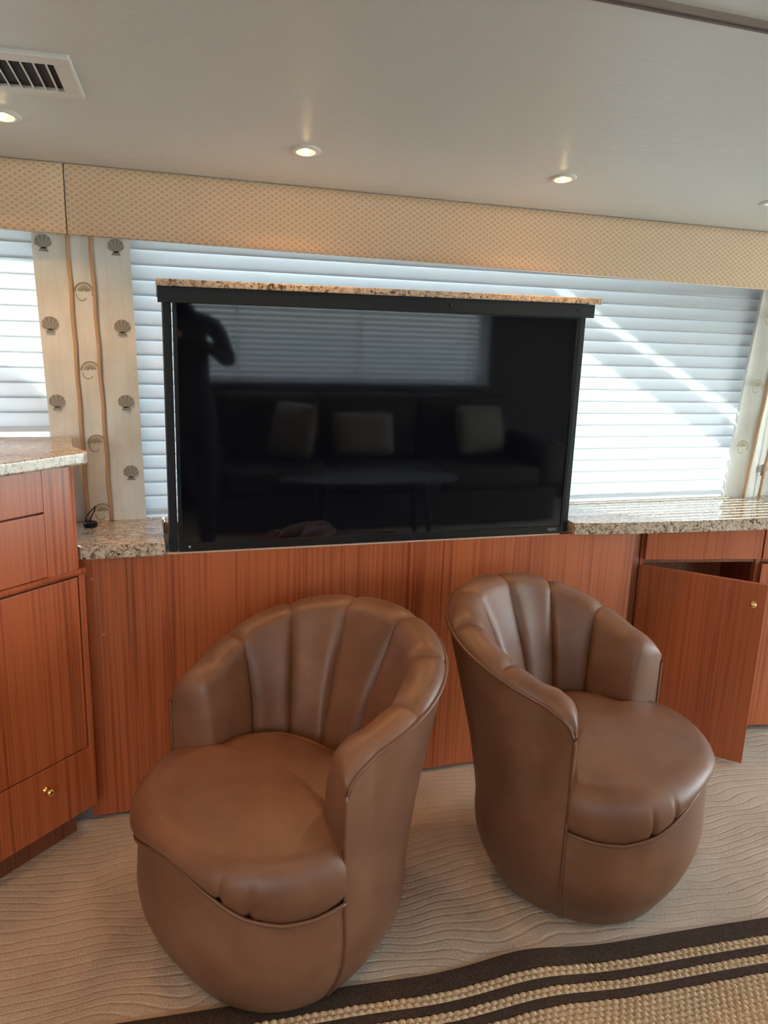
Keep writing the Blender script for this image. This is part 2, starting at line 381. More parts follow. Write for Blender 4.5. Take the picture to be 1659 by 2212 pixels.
# ------------------------------------------------------------------ blinds
def blind(name, y, x0, x1, z0, z1, label, tilt=75, facing=-1, pitch=.042, w=.050, cords=()):
    """slats hang at y; facing -1: room is on the -y side"""
    root = empty(name, ((x0+x1)/2, y, z0)); cx = (x0+x1)/2
    bm = bmesh.new(); z = z0+.035; th = radians(tilt); L = (x1-x0)/2
    while z < z1-.03:
        prof = []
        for k in range(7):
            t = (k/6-.5)*w; crown = .0035*(1-(2*k/6-1)**2)
            # direction pointing down toward the room; crown normal toward the room
            dy, dz = cos(th)*facing, -sin(th); ny, nz = sin(th)*facing, cos(th)
            prof.append((dy*t+ny*crown, dz*t+nz*crown, ny, nz))
        a = [[bm.verts.new((sx*L, p[0]+s*p[2]*.0011, z-z0+p[1]+s*p[3]*.0011)) for p in prof] for s in (1, -1) for sx in (-1, 1)]
        for k in range(6):
            bm.faces.new((a[0][k], a[1][k], a[1][k+1], a[0][k+1])); bm.faces.new((a[2][k], a[2][k+1], a[3][k+1], a[3][k]))
        for k in (0, 6): bm.faces.new((a[0][k], a[1][k], a[3][k], a[2][k]))
        z += pitch
    mesh_obj('slats', bm, SLAT, root, smooth=True)
    B('headrail', (-L, L, -.022, .022, z1-z0-.035, z1-z0), SLAT, root, bev=.003)
    B('bottom_rail', (-L, L, -.022, .022, .0, .014), SLAT, root, bev=.003)
    for c in cords:
        for s in (-1, 1):
            bm = bmesh.new(); tube(bm, [(c-cx, s*.026, .01), (c-cx, s*.026, z1-z0-.03)], .0035, 5); mesh_obj('ladder_cord', bm, WHITEP, root)
    return tag(root, label, 'blind')
blind('window_blind', .295, -1.33, -.215, 1.085, 1.70, 'white horizontal blind in the window left of the shell curtain', tilt=84)
blind('window_blind', .295, -.04, 2.23, .832, 1.70, 'white horizontal blind in the wide window behind the television')
blind('window_blind', .295, 2.6, 4.0, .832, 1.70, 'white horizontal blind in the window beyond the right curtain')
blind('window_blind', YB+.06, .35, 2.76, 1.0, 1.68, 'white horizontal blind above the sofa across the cabin', tilt=46, facing=1, cords=(.7, 1.65, 2.6))

# ------------------------------------------------------------------ valance panels
VY = .155
def valance(x0, x1, label, zt0, zt1, zb0, zb1):
    root_x = (x0+x1)/2
    bm = bmesh.new(); n_ = 40; Pn = []
    def zz(a, c, x): return a + (c-a)*(x+.16)/(2.06)
    m_ = 14
    for i in range(n_+1):
        u = i/n_; x = x0+(x1-x0)*u; zt, zb = zz(zt0, zt1, x), zz(zb0, zb1, x); row = []
        ex = min(min(x-x0, x1-x)/.012, 1); 
        for j in range(m_+1):
            v = j/m_; z = zt+(zb-zt)*v; ez = min(min(v, 1-v)*(zt-zb)/.012, 1)
            d = .012*(sqrt(max(0, 1-(1-ex)**2))*sqrt(max(0, 1-(1-ez)**2)))
            row.append(Vector((x-root_x, VY-d+.012-VY, z)))
        Pn.append(row)
    # finer near ends
    grid(bm, Pn)
    for sgn in (0,):
        zt0_, zt1_ = zz(zt0, zt1, x0), zz(zt0, zt1, x1); zb0_, zb1_ = zz(zb0, zb1, x0), zz(zb0, zb1, x1)
        f = [bm.verts.new(p) for p in ((x0-root_x, .012, zt0_), (x1-root_x, .012, zt1_), (x1-root_x, .012, zb1_), (x0-root_x, .012, zb0_))]
        g = [bm.verts.new(v.co+Vector((0, .03, 0))) for v in f]
        bm.faces.new(g)
        for i in range(4): bm.faces.new((f[i], f[(i+1) % 4], g[(i+1) % 4], g[i]))
    o = mesh_obj('valance_panel', bm, VAL, None, smooth=True, loc=(root_x, VY, 0))
    return tag(o, label, 'valance')
valance(-1.9, -.171, 'short padded tan diamond fabric valance left of the seam', 1.787, 1.772, 1.617, 1.588)
valance(-.167, 4.2, 'long padded tan diamond fabric valance above the television', 1.787, 1.772, 1.617, 1.588)

# ------------------------------------------------------------------ curtains
def scallop(bm, cx, cz, y, w, mi, mi2):
    h = w*1.02; n_ = 18; c = bm.verts.new((cx, y, cz-h*.36)); ring = []
    for k in range(n_+1):
        a = radians(-25+230*k/n_); rr_ = w*.5*(1+.03*(k % 2))
        ring.append(bm.verts.new((cx+rr_*cos(a), y, cz+.06*w+rr_*.92*sin(a))))
    for k in range(n_):
        bm.faces.new((c, ring[k], ring[k+1])).material_index = mi if k % 3 else mi2
    vs = [bm.verts.new((cx+sx*w, y, cz+sz*h)) for sx, sz in ((-.16, -.26), (.16, -.26), (.30, -.50), (-.30, -.50))]
    bm.faces.new(vs).material_index = mi
def nautilus(bm, cx, cz, y, w, mi):
    # crescent arc, fan lines and a small foot
    for r0, r1, a0, a1 in ((.40, .5, -25, 180),):
        n_ = 16; P_ = [[(cx+w*r*cos(radians(a0+(a1-a0)*k/n_)), y, cz+w*r*sin(radians(a0+(a1-a0)*k/n_))) for r in (r0, r1)] for k in range(n_+1)]
        grid(bm, P_, mi)
    for a in range(20, 175, 18):
        ca, sa = cos(radians(a)), sin(radians(a)); q = .018
        p = [(cx+w*(.08*ca)-q*w*sa, y, cz+w*.08*sa+q*w*ca), (cx+w*(.08*ca)+q*w*sa, y, cz+w*.08*sa-q*w*ca), (cx+w*.34*ca+q*w*2*sa, y, cz+w*.34*sa-q*w*2*ca), (cx+w*.34*ca-q*w*2*sa, y, cz+w*.34*sa+q*w*2*ca)]
        bm.faces.new([bm.verts.new(v) for v in p]).material_index = mi
    P_ = [[(cx-w*.12+w*r*cos(radians(a)), y, cz-w*.16+w*r*1.1*sin(radians(a))) for r in (.24, .29)] for a in range(170, 331, 20)]
    grid(bm, P_, mi)
def curtain(xl, label, cords, shells, naut, ztop=1.66, zbot=.826, y=.245, folds=0, xoff=0):
    """xl: list of (z, xleft, xright)"""
    bm = bmesh.new()
    def lr(z):
        for (za, a0, a1), (zb, c0, c1) in zip(xl, xl[1:]):
            if za <= z <= zb:
                t = (z-za)/(zb-za); return a0+(c0-a0)*t, a1+(c1-a1)*t
        return xl[-1][1:]
    nx, nz = 60, 30
    def dy(u, z): return folds*sin(u*19+z*1.2)*.012 + .002*sin(u*9+z*5)
    rows = []
    for j in range(nz+1):
        z = zbot+(ztop-zbot)*j/nz; a, c = lr(z); rows.append([Vector((a+(c-a)*i/nx, y+dy(i/nx, z), z)) for i in range(nx+1)])
    grid(bm, rows)
    back = [[p+Vector((0, .012, 0)) for p in r] for r in rows]; grid(bm, back)
    for rr_, bb in ((0, 0), (-1, -1)):
        grid(bm, [rows[rr_], back[bb]])
    grid(bm, [[r[0] for r in rows], [r[0] for r in back]]); grid(bm, [[r[-1] for r in rows], [r[-1] for r in back]])
    for (x_, z_) in shells: scallop(bm, x_, z_, y-.0028-folds*.011, .042, 1, 2)
    for (x_, z_) in naut: nautilus(bm, x_, z_, y-.0028-folds*.011, .052, 3)
    root = mesh_obj('curtain_panel', bm, [CURT, SHG, SHG2, SHB], smooth=False)
    for (xb, xt) in cords:
        bm = bmesh.new(); pts = [(xb+(xt-xb)*k/20 + .0012*sin(k*1.7), y-.008-folds*.008, zbot+.002+(ztop-zbot)*k/20) for k in range(21)]
        tube(bm, pts, .0055, 10)
        mesh_obj('trim_cord', bm, CORD, root, smooth=True)
    return tag(root, label, 'curtain')
curtain([(.82, -.240, .002), (1.68, -.268, -.017)], 'flat cream shell print curtain panel left of the television',
        [(-.161, -.176), (-.097, -.118)],
        [(-.236, 1.597), (-.052, 1.597), (-.231, 1.384), (-.044, 1.382), (-.226, 1.172), (-.043, 1.172), (-.037, .967)],
        [(-.140, 1.475), (-.134, 1.262), (-.127, 1.055), (-.12, .853)])
curtain([(.82, 2.105, 2.62), (1.2, 2.135, 2.62), (1.68, 2.178, 2.62)], 'gathered cream shell print curtain right of the wide window',
        [(2.180, 2.262), (2.252, 2.33), (2.31, 2.39)], [(2.255, .93), (2.34, 1.14), (2.36, 1.36)], [(2.192, 1.488), (2.175, 1.245), (2.145, 1.02)], folds=1)

# ------------------------------------------------------------------ ceiling fittings
def ceil_frame(x, y):
    d = .04; nz = Vector((-(cz_s(x+d, y)-cz_s(x-d, y))/(2*d), -(cz_s(x, y+d)-cz_s(x, y-d))/(2*d), 1)).normalized()
    return Vector((x, y, cz_s(x, y))), nz
def downlight(x, y, lit, label):
    p, nz = ceil_frame(x, y)
    root = empty('ceiling_light', p); root.rotation_euler = nz.to_track_quat('Z', 'Y').to_euler()
    bm = bmesh.new(); lathe(bm, [(.019, -.001), (.020, -.0035), (.0245, -.005), (.033, -.0045), (.0375, -.0015), (.0385, .002), (.019, .002)], 40, cap=False)
    mesh_obj('trim_ring', bm, WHITEP, root, smooth=True)
    bm = bmesh.new(); lathe(bm, [(.019, -.0015), (.0175, .001), (.012, .0012), (.001, .0014)], 32, cap=False)
    mesh_obj('reflector', bm, REFL, root, smooth=True)
    if lit:
        bm = bmesh.new(); lathe(bm, [(.0005, -.011), (.003, -.010), (.0045, -.008), (.0045, -.004), (.0035, .001)], 20)
        mesh_obj('bulb', bm, BULB, root, smooth=True)
        ld = bpy.data.lights.new('downlight_beam', 'SPOT'); ld.energy = 5; ld.color = (1, .55, .22); ld.spot_size = radians(135); ld.spot_blend = .8; ld.shadow_soft_size = .02
        lo = bpy.data.objects.new('downlight_beam', ld); COL.objects.link(lo); lo.parent = root; lo.location = (0, 0, -.025)
    else:
        bm = bmesh.new(); lathe(bm, [(.0005, -.011), (.004, -.010), (.0065, -.007), (.0065, -.003), (.005, .001)], 20)
        mesh_obj('bulb', bm, WHITEP, root, smooth=True)
    return tag(root, label, 'ceiling light', 'recessed downlights along the headliner')
downlight(-.268, -.085, True, 'lit recessed downlight nearest the air vent, cut by the left photo edge')
downlight(.411, -.077, True, 'lit recessed downlight above the television centre left')
downlight(1.125, -.085, True, 'lit recessed downlight above the right end of the television')
downlight(1.845, -.08, False, 'unlit recessed downlight at the far right edge of the headliner')
for i, (x_, y_) in enumerate([(-.268, -1.6), (.411, -1.6), (-1.2, -.6), (-1.2, -1.6), (.9, -2.9), (-1.2, -2.6)]):
    downlight(x_, y_, True, ['lit recessed downlight behind the camera on the left', 'lit recessed downlight behind the camera at centre', 'lit recessed downlight over the forward galley corner',
                             'lit recessed downlight over the forward aisle', 'lit recessed downlight over the sofa', 'lit recessed downlight at the forward end opposite'][i])
# air vent
p, nz = ceil_frame(-.30, -.318)
vt = empty('air_vent', p + Vector((0, 0, 0))); vt.rotation_euler = nz.to_track_quat('Z', 'Y').to_euler()
tagq = tag(vt, 'white framed ceiling air vent with dark slotted opening', 'air vent')
hw, hd = .205, .098
fn = nz.to_track_quat('Z', 'Y')
bm = bmesh.new()
for (a0, a1, b0, b1) in ((-hw, hw, -hd, -hd+.03), (-hw, hw, hd-.03, hd), (-hw, -hw+.035, -hd+.03, hd-.03), (hw-.035, hw, -hd+.03, hd-.03)):
    box(bm, a0, a1, b0, b1, -.010, .004)
bmesh.ops.remove_doubles(bm, verts=bm.verts, dist=1e-5)
fr = mesh_obj('vent_frame', bm, WHITEP, vt)
bv = fr.modifiers.new('bevel', 'BEVEL'); bv.width = .004; bv.segments = 2
B('vent_backing', (-hw+.02, hw-.02, -hd+.02, hd-.02, -.001, .004), DARKG, vt)
k = 0; xx = -hw+.045
while xx < hw-.045:
    bm = bmesh.new()
    vs = [bm.verts.new(q) for q in ((xx, -hd+.031, -.009), (xx+.003, -hd+.031, -.009), (xx+.008, -hd+.031, -.001), (xx+.005, -hd+.031, -.001),
                                    (xx, hd-.031, -.009), (xx+.003, hd-.031, -.009), (xx+.008, hd-.031, -.001), (xx+.005, hd-.031, -.001))]
    for q in ((0,1,2,3), (4,7,6,5), (0,4,5,1), (2,6,7,3), (0,3,7,4), (1,5,6,2)): bm.faces.new([vs[i] for i in q])
    mesh_obj('vent_louver', bm, WHITEP, vt); xx += .0225

# ------------------------------------------------------------------ media cabinet and counters
XC0, XC1 = -.176, 1.548
mc = empty('media_cabinet', (.68, 0, 0)); tag(mc, 'low red-brown teak veneer cabinet wall beneath the television', 'cabinet')
def Bp(name, dims, mat, root, bev=0):
    l = root.location; o = B(name, dims, mat, None, bev); o.parent = root; o.location = (-l.x, -l.y, -l.z); return o
Bp('front_panel', (XC0, XC1, 0, .02, .012, .783), WOOD, mc, .0015)
Bp('top_strip', (.052, 1.262, -.001, .012, .783, .787), simple('tan_strip', (.55, .38, .27), .5), mc)
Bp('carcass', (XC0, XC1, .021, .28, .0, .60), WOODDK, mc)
bm = bmesh.new()
prism(bm, [(XC1+.001, .001), (XC1+.012, .02), (1.618, .062), (1.618, .30), (XC1+.001, .30)], .005, .787)
o = mesh_obj('corner_filler', bm, WOODDK, None); o.parent = mc; o.location = (-.68, 0, 0)
for (x_, z_) in ((-.145, .725), (-.122, .565)):
    bm = bmesh.new(); lathe(bm, [(.0035, -.001), (.003, .001)], 12); o = mesh_obj('screw_cap', bm, simple('screw_cap', (.42, .2, .11), .5), mc, loc=(x_-.68, -.001, z_)); o.rotation_euler = (radians(90), 0, 0)

def slab(name, poly, z0, z1, label, cat='countertop', bev=.006):
    bm = bmesh.new(); fs = prism(bm, poly, z0, z1)
    ed = [e_ for e_ in bm.edges if abs(e_.verts[0].co.z-e_.verts[1].co.z) < 1e-6]
    bmesh.ops.bevel(bm, geom=ed, offset=bev, segments=3, affect='EDGES', profile=.6)
    return tag(mesh_obj(name, bm, GRAN), label, cat)
slab('granite_ledge', [(-.166, -.034), (.047, -.034), (.047, .268), (-.26, .268), (-.26, .1), (-.19, .03)], .788, .826, 'small granite ledge at the lower left of the television')
slab('granite_countertop', [(1.294, -.035), (1.50, -.055), (2.06, -.090), (3.2, -.29), (3.2, .268), (1.30, .268), (1.294, .06)], .788, .826, 'long speckled granite countertop running right of the television under the sunlit blind')
slab('granite_back_ledge', [(.05, .20), (1.298, .20), (1.298, .268), (.05, .268)], .788, .826, 'granite strip behind the television under the blind')

# right cabinet
rc = empty('storage_cabinet', (1.622, .062, 0), atan2(-.17, .985)); tag(rc, 'red-brown teak cabinet under the right countertop with open door', 'cabinet')
def R_(name, d, mat=WOOD, bev=.001, par=rc): return B(name, d, mat, par, bev)
R_('top_rail', (0, 1.5, .003, .02, .775, .787)); 
R_('stile', (0, .012, .0, .02, .02, .775)); R_('stile', (.432, .446, .0, .02, .02, .66)); R_('stile', (.872, .886, 0, .02, .02, .66))
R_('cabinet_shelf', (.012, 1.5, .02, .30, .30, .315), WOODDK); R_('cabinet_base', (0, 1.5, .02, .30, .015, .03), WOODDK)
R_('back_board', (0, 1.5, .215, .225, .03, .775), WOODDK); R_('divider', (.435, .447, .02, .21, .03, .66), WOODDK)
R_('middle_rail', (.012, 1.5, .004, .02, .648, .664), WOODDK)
R_('toe_kick', (0, 1.5, .03, .05, 0, .02), simple('toe_kick_black', (.02, .018, .016), .8))
for (u0, u1) in ((.010, .440), (.446, .876), (.882, 1.3)): R_('drawer_front', (u0, u1, -.016, 0, .664, .776), WOOD, .0015)
dr = empty('door', (.012, -.002, 0), radians(-36)); dr.parent = rc
B('door_panel', (0, .392, -.018, 0, .012, .645), WOOD, dr, .0015)
def knob(par, x, y, z, rot):
    bm = bmesh.new(); lathe(bm, [(.0095, 0), (.0105, .002), (.007, .004), (.0045, .008), (.0065, .013), (.0105, .017), (.0115, .021), (.009, .026), (.004, .0285)], 24)
    o = mesh_obj('knob', bm, BRASS, par, smooth=True, loc=(x, y, z)); o.rotation_euler = rot; return o
knob(dr, .356, -.018, .578, (radians(90), 0, 0))
d2_ = B('door_panel', (.448, .870, -.016, 0, .022, .645), WOOD, rc, .0015); knob(d2_, .83, -.016, .585, (radians(90), 0, 0))

# left tall cabinet (angled); local x runs away from the corner towards the camera side
ANG = atan2(-.672, -.74)
lc = empty('tall_cabinet', (-.157, -.052, 0), ANG); tag(lc, 'orange-brown teak cabinet angled along the left side with drawers and door', 'cabinet')
# local +x = along face, local +y: (-sin, cos) of ANG -> (.672,-.74) = towards room; so front face is +y
def L_(name, d, mat=WOOD, bev=.001): return B(name, d, mat, lc, bev)
FY = 0.0
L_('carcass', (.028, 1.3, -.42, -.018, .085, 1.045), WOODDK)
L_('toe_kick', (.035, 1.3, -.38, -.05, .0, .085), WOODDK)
bm = bmesh.new()   # corner post with a rounded front edge
pr = [(.105, -.002)] + [(.030 - .030*sin(radians(a)), -.032+.030*cos(radians(a))) for a in range(0, 91, 10)] + [(.0, -.05), (.105, -.05)]
prism(bm, pr, .773, 1.045); mesh_obj('corner_post', bm, WOOD, lc)
L_('stile', (0.0, .018, -.05, -.001, .085, .765))
L_('drawer_front', (.107, .66, -.016, 0, .941, 1.044)); L_('drawer_front', (.107, .66, -.016, 0, .776, .936))
L_('drawer_front', (.664, 1.25, -.016, 0, .776, 1.044))
bm = bmesh.new(); tube(bm, [(.0, -.002, .766), (1.25, -.002, .766)], .0085, 12); mesh_obj('half_round_rail', bm, WOOD, lc, smooth=True)
L_('door_panel', (.023, .55, -.016, 0, .272, .753)); L_('door_panel', (.554, 1.25, -.016, 0, .272, .753))
ld_ = L_('drawer_front', (.001, .55, -.018, .001, .087, .268)); L_('drawer_front', (.554, 1.25, -.016, 0, .087, .268))
knob(ld_, .158, .001, .212, (radians(-90), 0, 0))
U = Vector((-.74, -.672)).normalized(); Nn = Vector((.672, -.74)).normalized(); A0 = Vector((-.157, -.052))
p1 = A0 + Nn*.022 + U*(-.012); p2 = A0 + Nn*.022 + U*1.3; p3 = A0 - Nn*.45 + U*1.3
c1 = A0 + Nn*.010 + U*(-.020)
slab('granite_countertop', [tuple(c1), tuple(p1+U*.012), tuple(p2), tuple(p3), (-.9, .262), (-.19, .235), (-.181, .03)], 1.046, 1.078, 'raised granite countertop with bullnose edge on the left cabinet')

# cable puck with looped wire
cg = empty('cable_holder', (-.152, .175, .826)); tag(cg, 'small black cable holder with looped wire on the left granite ledge', 'cable holder')
bm = bmesh.new(); lathe(bm, [(.017, 0), (.019, .002), (.019, .012), (.016, .015)], 24); mesh_obj('puck', bm, BLK, cg, smooth=False)
bm = bmesh.new(); tube(bm, [(-.012, 0, .012), (-.011, .005, .028), (-.002, .012, .038), (.010, .02, .050), (.014, .024, .054), (.013, .023, .046), (.004, .012, .028), (-.002, 0, .012)], .0018, 8); mesh_obj('wire', bm, BLK, cg, smooth=True)

# ------------------------------------------------------------------ television on its lift
TV0, TV1 = .060, 1.290
tl = empty('television_lift', (.675, .03, .79)); tag(tl, 'black metal television lift frame capped by a long granite slab', 'television lift')
def T_(name, d, mat, root=tl, bev=.0015):
    o = B(name, d, mat, None, bev); o.parent = root; l = root.location; o.location = (-l.x, -l.y, -l.z); return o
def sheared(name, x0, x1, y0, y1, z0, z1, dz, mat, root, bev=.002):
    bm = bmesh.new(); box(bm, x0, x1, y0, y1, z0, z1, bev=bev)
    for v in bm.verts: v.co.z += dz*(v.co.x-x0)/(x1-x0)
    o = mesh_obj(name, bm, mat); o.parent = root; l = root.location; o.location = (-l.x, -l.y, -l.z); return o
sheared('granite_slab', .045, 1.332, -.012, .115, 1.489, 1.507, .007, GRAN, tl, .003)
hc = sheared('header_channel', .048, 1.310, -.009, -.004, 1.449, 1.488, .007, BLK, tl, .001)
sheared('header_top', .048, 1.310, -.003, .105, 1.464, 1.488, .007, BLK, tl)
for x_ in (.42, .845, 1.253):
    bm = bmesh.new(); lathe(bm, [(.0042, 0), (.0042, .0015), (.003, .003)], 16)
    z_ = 1.4715+.007*(x_-.05)/1.26
    o = mesh_obj('screw', bm, BEZ, hc, loc=(x_, -.009, z_)); o.rotation_euler = (radians(90), 0, 0)
T_('side_rail', (.060, .081, .004, .10, .789, 1.458), BLK); T_('side_rail', (1.272, 1.290, .004, .10, .789, 1.462), BLK)
T_('bottom_bracket', (.050, .30, .045, .09, .788, .7895), BLK)
tv = empty('television', (.675, .03, .79)); tag(tv, 'large black flat television, switched off, below the granite slab', 'television')
bx0, bx1, bz0, bz1 = .0845, 1.2705, .790, 1.460
bm = bmesh.new()
t = .0095
for (a0, a1, c0, c1) in ((bx0, bx1, bz0, bz0+.022), (bx0, bx1, bz1-t, bz1), (bx0, bx0+t, bz0+.022, bz1-t), (bx1-t, bx1, bz0+.022, bz1-t)): box(bm, a0, a1, -.002, .03, c0, c1)
bmesh.ops.remove_doubles(bm, verts=bm.verts, dist=1e-5)
o = mesh_obj('bezel', bm, BEZ); o.parent = tv; o.location = (-.675, -.03, -.79)
T_('screen', (bx0+t, bx1-t, .001, .02, bz0+.022, bz1-t), SCREEN, tv, 0)
T_('rear_housing', (bx0+.01, bx1-.01, .031, .085, bz0+.01, bz1-.02), BLK, tv, .004)
cu = bpy.data.curves.new('logo', 'FONT'); cu.body = 'VIZIO'; cu.size = .013; cu.extrude = .0003; cu.align_x = 'CENTER'; cu.align_y = 'CENTER'
to = bpy.data.objects.new('logo_tmp', cu); COL.objects.link(to); dg = bpy.context.evaluated_depsgraph_get()
me = bpy.data.meshes.new_from_object(to.evaluated_get(dg)); bpy.data.objects.remove(to)
me.materials.clear(); me.materials.append(LOGO)
lg = bpy.data.objects.new('logo', me); COL.objects.link(lg); lg.parent = tv; lg.location = (1.232-.675, -.0325, .801-.79); lg.rotation_euler = (radians(90), 0, 0)
bm = bmesh.new(); lathe(bm, [(.003, 0), (.003, .002), (.0015, .003)], 12); o = mesh_obj('screw', bm, LOGO, tv, loc=(.112-.675, -.032, .802-.79)); o.rotation_euler = (radians(90), 0, 0)

# ------------------------------------------------------------------ swivel chairs
AW, AF, AB, NE = .2895, .284, .254, 2.3
T0 = radians(74.7)
def rad(th):
    L = AF if cos(th) > 0 else AB
    return (abs(cos(th)/L)**NE + abs(sin(th)/AW)**NE)**(-1/NE)
STAB = [(0, .76), (.02, .80), (.05, .86), (.10, .955), (.15, 1.015), (.20, 1.035), (.27, 1.02), (.40, 1.0), (.9, 1.0)]
def lerp(tab, x):
    if x <= tab[0][0]: return tab[0][1]
    for (a, va), (b_, vb) in zip(tab, tab[1:]):
        if a <= x <= b_: return va+(vb-va)*(x-a)/(b_-a)
    return tab[-1][1]
def sz(z): return sum(lerp(STAB, z+d) for d in (-.015, -.007, 0, .007, .015))/5
def outer(th, z, off=0):
    s = sz(z); back = max(0, -cos(th)); flare = .149*back*max(0, (z-.25+.03)**2/(z-.25+.06)/.5 if z > .22 else 0)
    r = (rad(th)+off)*s + flare
    return Vector((r*sin(th), -r*cos(th), z))     # front is local -y
def rimh(th):
    u = (abs(th if th <= pi else 2*pi-th) - T0)/(pi-T0); u = max(0, min(1, u))
    return .585 + .155*sin(pi/2*u)**1.15
def seamz(th):
    a = abs(math.degrees(th)); return lerp([(0, .366), (12, .357), (24, .332), (36, .304), (50, .289), (62, .289), (74.7, .298)], a)
def mkchair(label, loc, rz, group=None):
    root = empty('swivel_chair', loc, rz); tag(root, label, 'chair', group)
    # shell
    bm = bmesh.new(); N = 96; Mz = 34; P_ = []
    for i in range(N+1):
        th = T0 + (2*pi-2*T0)*i/N; s = min(th-T0, 2*pi-T0-th)*.33
        q = min(1, s/.05); h = rimh(th) - .028 - .035*(1-sqrt(max(0, 1-(1-q)**2)))
        P_.append([outer(th, .022+(h-.022)*(j/Mz)) for j in range(Mz+1)])
    grid(bm, P_)
    grid(bm, [[outer(th_, .03)*1.0, outer(th_, .022)*.6 + Vector((0, 0, .01))] for th_ in [T0+(2*pi-2*T0)*i/N for i in range(N+1)]])
    mesh_obj('back_shell', bm, LEATH, root, smooth=True)
    # front panel
    bm = bmesh.new(); P_ = []
    for i in range(61):
        th = -T0+2*T0*i/60; h = seamz(th)
        P_.append([outer(th, .022+(h-.022)*(j/20)) for j in range(21)])
    grid(bm, P_)
    grid(bm, [[outer(-T0+2*T0*i/60, .022), outer(-T0+2*T0*i/60, .022)*.6 + Vector((0, 0, .01))] for i in range(61)])
    mesh_obj('front_panel', bm, LEATH, root, smooth=True)
    # channels (7 padded channels, first and last wrap round the arm front)
    arc = [0]; NS = 700; ths = [T0+(2*pi-2*T0)*i/NS for i in range(NS+1)]
    for a, c in zip(ths, ths[1:]): arc.append(arc[-1]+(outer(c, .5)-outer(a, .5)).length)
    Ltot = arc[-1]
    def th_at(s):
        import bisect
        i = max(1, min(NS, bisect.bisect_left(arc, s))); f = (s-arc[i-1])/(arc[i]-arc[i-1]); return ths[i-1]+(ths[i]-ths[i-1])*f
    wid = [1.08, .97, .95, 1.0, .95, .97, 1.08]; tot = sum(wid); cuts = [0]
    for w_ in wid: cuts.append(cuts[-1]+Ltot*w_/tot)
    for ci in range(7):
        s0, s1 = cuts[ci], cuts[ci+1]; bm = bmesh.new(); P_ = []
        K = 28
        ss = [s0+(s1-s0)*k/K for k in range(K+1)]
        if ci == 0: ss = sorted(set(ss+[.001, .003, .007, .012, .018, .026]))
        if ci == 6: ss = sorted(set(ss+[Ltot-v for v in (.001, .003, .007, .012, .018, .026)]))
        for s in ss:
            u = (s-s0)/(s1-s0); th = th_at(s); q = min(s, Ltot-s)
            e1 = sqrt(max(0, 1-(1-min(1, q/.042))**2)); e1 = max(e1, .02)
            e2 = sqrt(max(0, 1-(1-min(1, q/.05))**2))
            ub = u
            if ci == 0: ub = .5+.5*max(0, (u-.5)/.5) if u > .5 else .5
            if ci == 6: ub = .5*min(1, u/.5) if u < .5 else .5
            bul = (1-abs(2*ub-1)**6)
            h = rimh(th) - .04*(1-e2)
            back = max(0, -cos(th))
            Tt = (.074+.006*back)*e1
            o_ = outer(th, h-.03); inn = Vector((-sin(th), cos(th), 0))
            nrm = outer(th+.01, h)-outer(th-.01, h); nrm = Vector((-nrm.y, nrm.x, 0)).normalized()
            if nrm.dot(inn) < 0: nrm = -nrm
            row = []
            pz = h-.034+.002*bul
            for k in range(11):       # roll over the top
                a = pi-pi*k/10; dd = Tt/2+(Tt/2)*cos(a); zz_ = pz + (.027+.005*bul)*sin(a)
                g = -.006*(1-bul)*sin(a)
                row.append(o_*1 + nrm*(dd + (.010*bul*e1 if k > 5 else 0)*(k-5)/5) + Vector((0, 0, zz_+g-o_.z)))
            zb = .33; 
            for k in range(1, 15):
                f = k/14; z = pz+(zb-pz)*f
                ob = outer(th, z); lean = (.020+.004*back)*f*e1
                row.append(Vector((ob.x, ob.y, z)) + nrm*(Tt + .010*bul*e1 + lean + .012*bul*sin(pi*min(1, f*1.2))*e1))
            P_.append(row)
        grid(bm, P_)
        mesh_obj('back_channel', bm, LEATH, root, smooth=True)
    # seat cushion
    bm = bmesh.new(); N2 = 420; rows = []
    for i in range(N2):
        th = -pi+2*pi*i/N2; fr_ = abs(th) <= T0
        af = max(0, min(1, (T0+.24-abs(th))/.24)); af = af*af*(3-2*af)
        zf = seamz(th) if abs(th) < T0 else .298
        rO = rad(th); rI = rO*sz(zf)
        rfront = rI+.004; rback = rO-.075
        rE = rfront*af+rback*(1-af); zE = zf*af + .33*(1-af)
        row = []
        def pp(r, z): return Vector((r*sin(th), -r*cos(th), z))
        ztop = .418
        for k in range(12):        # dome
            f = k/11; r = (rE-.05*af-.02*(1-af))*f
            row.append(pp(r, ztop+.032*(1-f**2.4)+ .003*sin(3*th)*f))
        for k in range(1, 15):     # roll over and bulge
            a = pi/2*1.0*k/14
            f = k/14
            if af > .001:
                ang = pi/2 - radians(132)*f
                hh = (ztop-zE)/(1+sin(radians(42)))
                rr_ = rE-.05+(.061-.008*min(1, abs(th)/T0)**10)*cos(ang); zz_ = ztop-hh+hh*sin(ang)
                pl = 0
                for c0 in (.46, .66):
                    pl -= .011*math.exp(-((abs(th)-c0-.08*(1-f))/.017)**2)*max(0, f-.40)*1.7
                rr_ = rr_*af + (rE-.02+.02*sin(pi/2*f))*(1-af)+pl*af
            else:
                rr_ = rE-.02+.02*sin(pi/2*f); zz_ = ztop-(ztop-zE)*(1-cos(pi/2*f))
            if abs(th) > T0: rr_ = min(rr_, rO*sz(zz_)-.005)
            row.append(pp(rr_, zz_))
        row.append(pp(rE-.011, zE-.010)); row.append(pp(rE-.035, zE-.014))
        rows.append(row)
    V = grid(bm, rows, closed_u=True)
    bmesh.ops.remove_doubles(bm, verts=bm.verts, dist=1e-4)
    mesh_obj('seat_cushion', bm, LEATH, root, smooth=True)
    # piping: rim + front seams, and seat seam
    bm = bmesh.new(); pts = []
    def endp(th, sgn): return None
    zlist = [.024+(.53-.024)*k/30 for k in range(31)]
